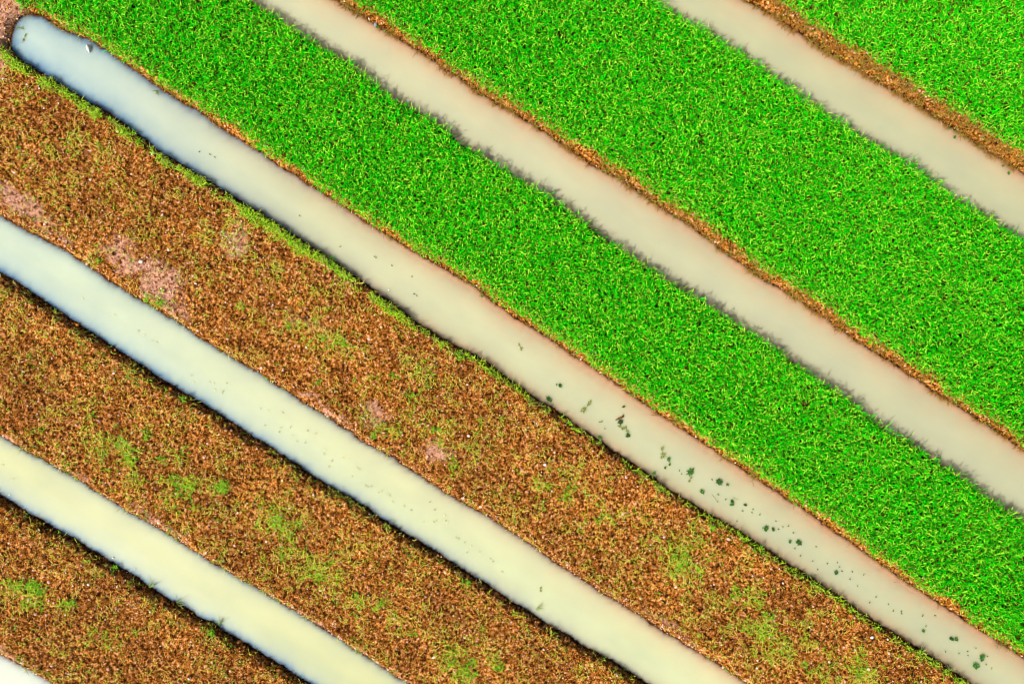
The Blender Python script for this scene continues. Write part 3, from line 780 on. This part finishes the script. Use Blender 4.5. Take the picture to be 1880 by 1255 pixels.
# the brown stick
def tube_obj(name, pts, rad, mat, col, parent=None):
    V_, F_, S_ = [], [], []; ns = 8
    for i, (p, r_) in enumerate(zip(pts, rad)):
        q_ = Vector(pts[min(i+1, len(pts)-1)]) - Vector(pts[max(i-1, 0)]); q_.normalize()
        u = q_.cross(Vector((0, 0, 1))); u.normalize(); v = q_.cross(u)
        for k in range(ns):
            a = k/ns*2*math.pi; c = Vector(p) + (u*math.cos(a)+v*math.sin(a))*r_*(1+random.uniform(-.12, .12)); V_.append(tuple(c))
    for i in range(len(pts)-1):
        for k in range(ns):
            F_ += [i*ns+k, i*ns+(k+1) % ns, (i+1)*ns+(k+1) % ns, (i+1)*ns+k]; S_.append(4)
    F_ += list(range(ns))[::-1]; S_.append(ns); F_ += [(len(pts)-1)*ns+k for k in range(ns)]; S_.append(ns)
    c = np.array(col)[None]*(.8+.4*rng.random((len(V_), 1)))
    return mesh_object(name, np.array(V_), F_, S_, mat, cols=c, parent=parent)
sx0, sy0 = at(1130, 771); sx1, sy1 = at(1145, 763)
L_ = (sx1-sx0, sy1-sy0)
stick = tube_obj('stick', [(0,0,0),(L_[0]*.35,L_[1]*.40,.012),(L_[0]*.7,L_[1]*.66,.016),(L_[0],L_[1],.012)], [.016,.026,.030,.022], M_clod, (.20,.075,.03))
stick.location = (sx0, sy0, .008); tag(stick, 'short brown wooden stick floating among dark weeds in the ditch', 'stick')
knob = tube_obj('twig', [(L_[0]*.75,L_[1]*.7,.012),(L_[0]*.95,L_[1]*1.35,.016)], [.016,.009], M_clod, (.20,.08,.03), parent=stick)

# stones and litter: lumpy rocks from subdivided, noisy icospheres
import bmesh
def rock(name, px_, py_, z0, sx_, sy_, sz_, rot, col, lab, cat, seed):
    bm = bmesh.new(); bmesh.ops.create_icosphere(bm, subdivisions=3, radius=1)
    rr = random.Random(seed); o1 = (rr.random()*9, rr.random()*9)
    for v in bm.verts:
        f = 1 + .35*(float(vnoise(v.co.x+o1[0]+v.co.z, v.co.y+o1[1], .8, 1))-.5) + .16*(float(vnoise(v.co.x+o1[0], v.co.y+v.co.z+o1[1], .3, 2))-.5)
        v.co = Vector((v.co.x*sx_*f*(1+.25*v.co.y), v.co.y*sy_*f, v.co.z*sz_*f))
    me = bpy.data.meshes.new(name); bm.to_mesh(me); bm.free()
    at_ = me.attributes.new('col', 'FLOAT_COLOR', 'POINT'); c4 = np.ones((len(me.vertices), 4), np.float32)
    c4[:, :3] = np.array(col)[None]*(.85+.15*rng.random((len(me.vertices), 1))); at_.data.foreach_set('color', c4.ravel())
    me.materials.append(M_clod); o = bpy.data.objects.new(name, me); C.objects.link(o)
    wx, wy = at(px_, py_); o.location = (wx, wy, z0); o.rotation_euler = (0, 0, rot); tag(o, lab, cat); return o
rock('stone', 164, 91, .03, .055, .115, .09, R(14), (.93, .93, .90), 'white stone sticking out of the water near the round ditch end', 'stone', 1)
rock('stone', 714, 532, .0, .03, .022, .02, .4, (.9, .9, .8), 'small white speck of stone floating beside the brown bank in mid ditch', 'stone', 2)
rock('stone', 208, 1023, .0, .035, .026, .03, .2, (.9, .88, .82), 'small white stone at the lower bank of the short lower left ditch', 'stone', 3)
rock('stone', 690, 46, .0, .05, .06, .05, .2, (.25, .28, .36), 'grey blue stone at the bank of the second ditch near the top edge', 'stone', 4)
for (a, c, lab, sd_) in [(1000,850,'pale stone on the brown bed, right of a green weed',5),(1497,1082-50,'x',6)]:
    if lab == 'x': continue
    rock('stone', a, c, .27, .05, .04, .035, .5, (.85, .80, .82), lab, 'stone', sd_)
rock('stone', 1593, 1163, .26, .05, .04, .035, .5, (.9, .82, .78), 'white stone on the brown bed near the lower right corner, largest of the pebbles', 'stone', 8)
rock('stone', 268, 482, .26, .045, .04, .03, .5, (.85, .74, .68), 'pale stone on the upper edge of the pink trodden clay patch', 'stone', 9)
rock('stone', 218, 684, .26, .045, .035, .03, .5, (.85, .70, .62), 'pale stone on the middle brown bed near its ditch rim, left part', 'stone', 10)
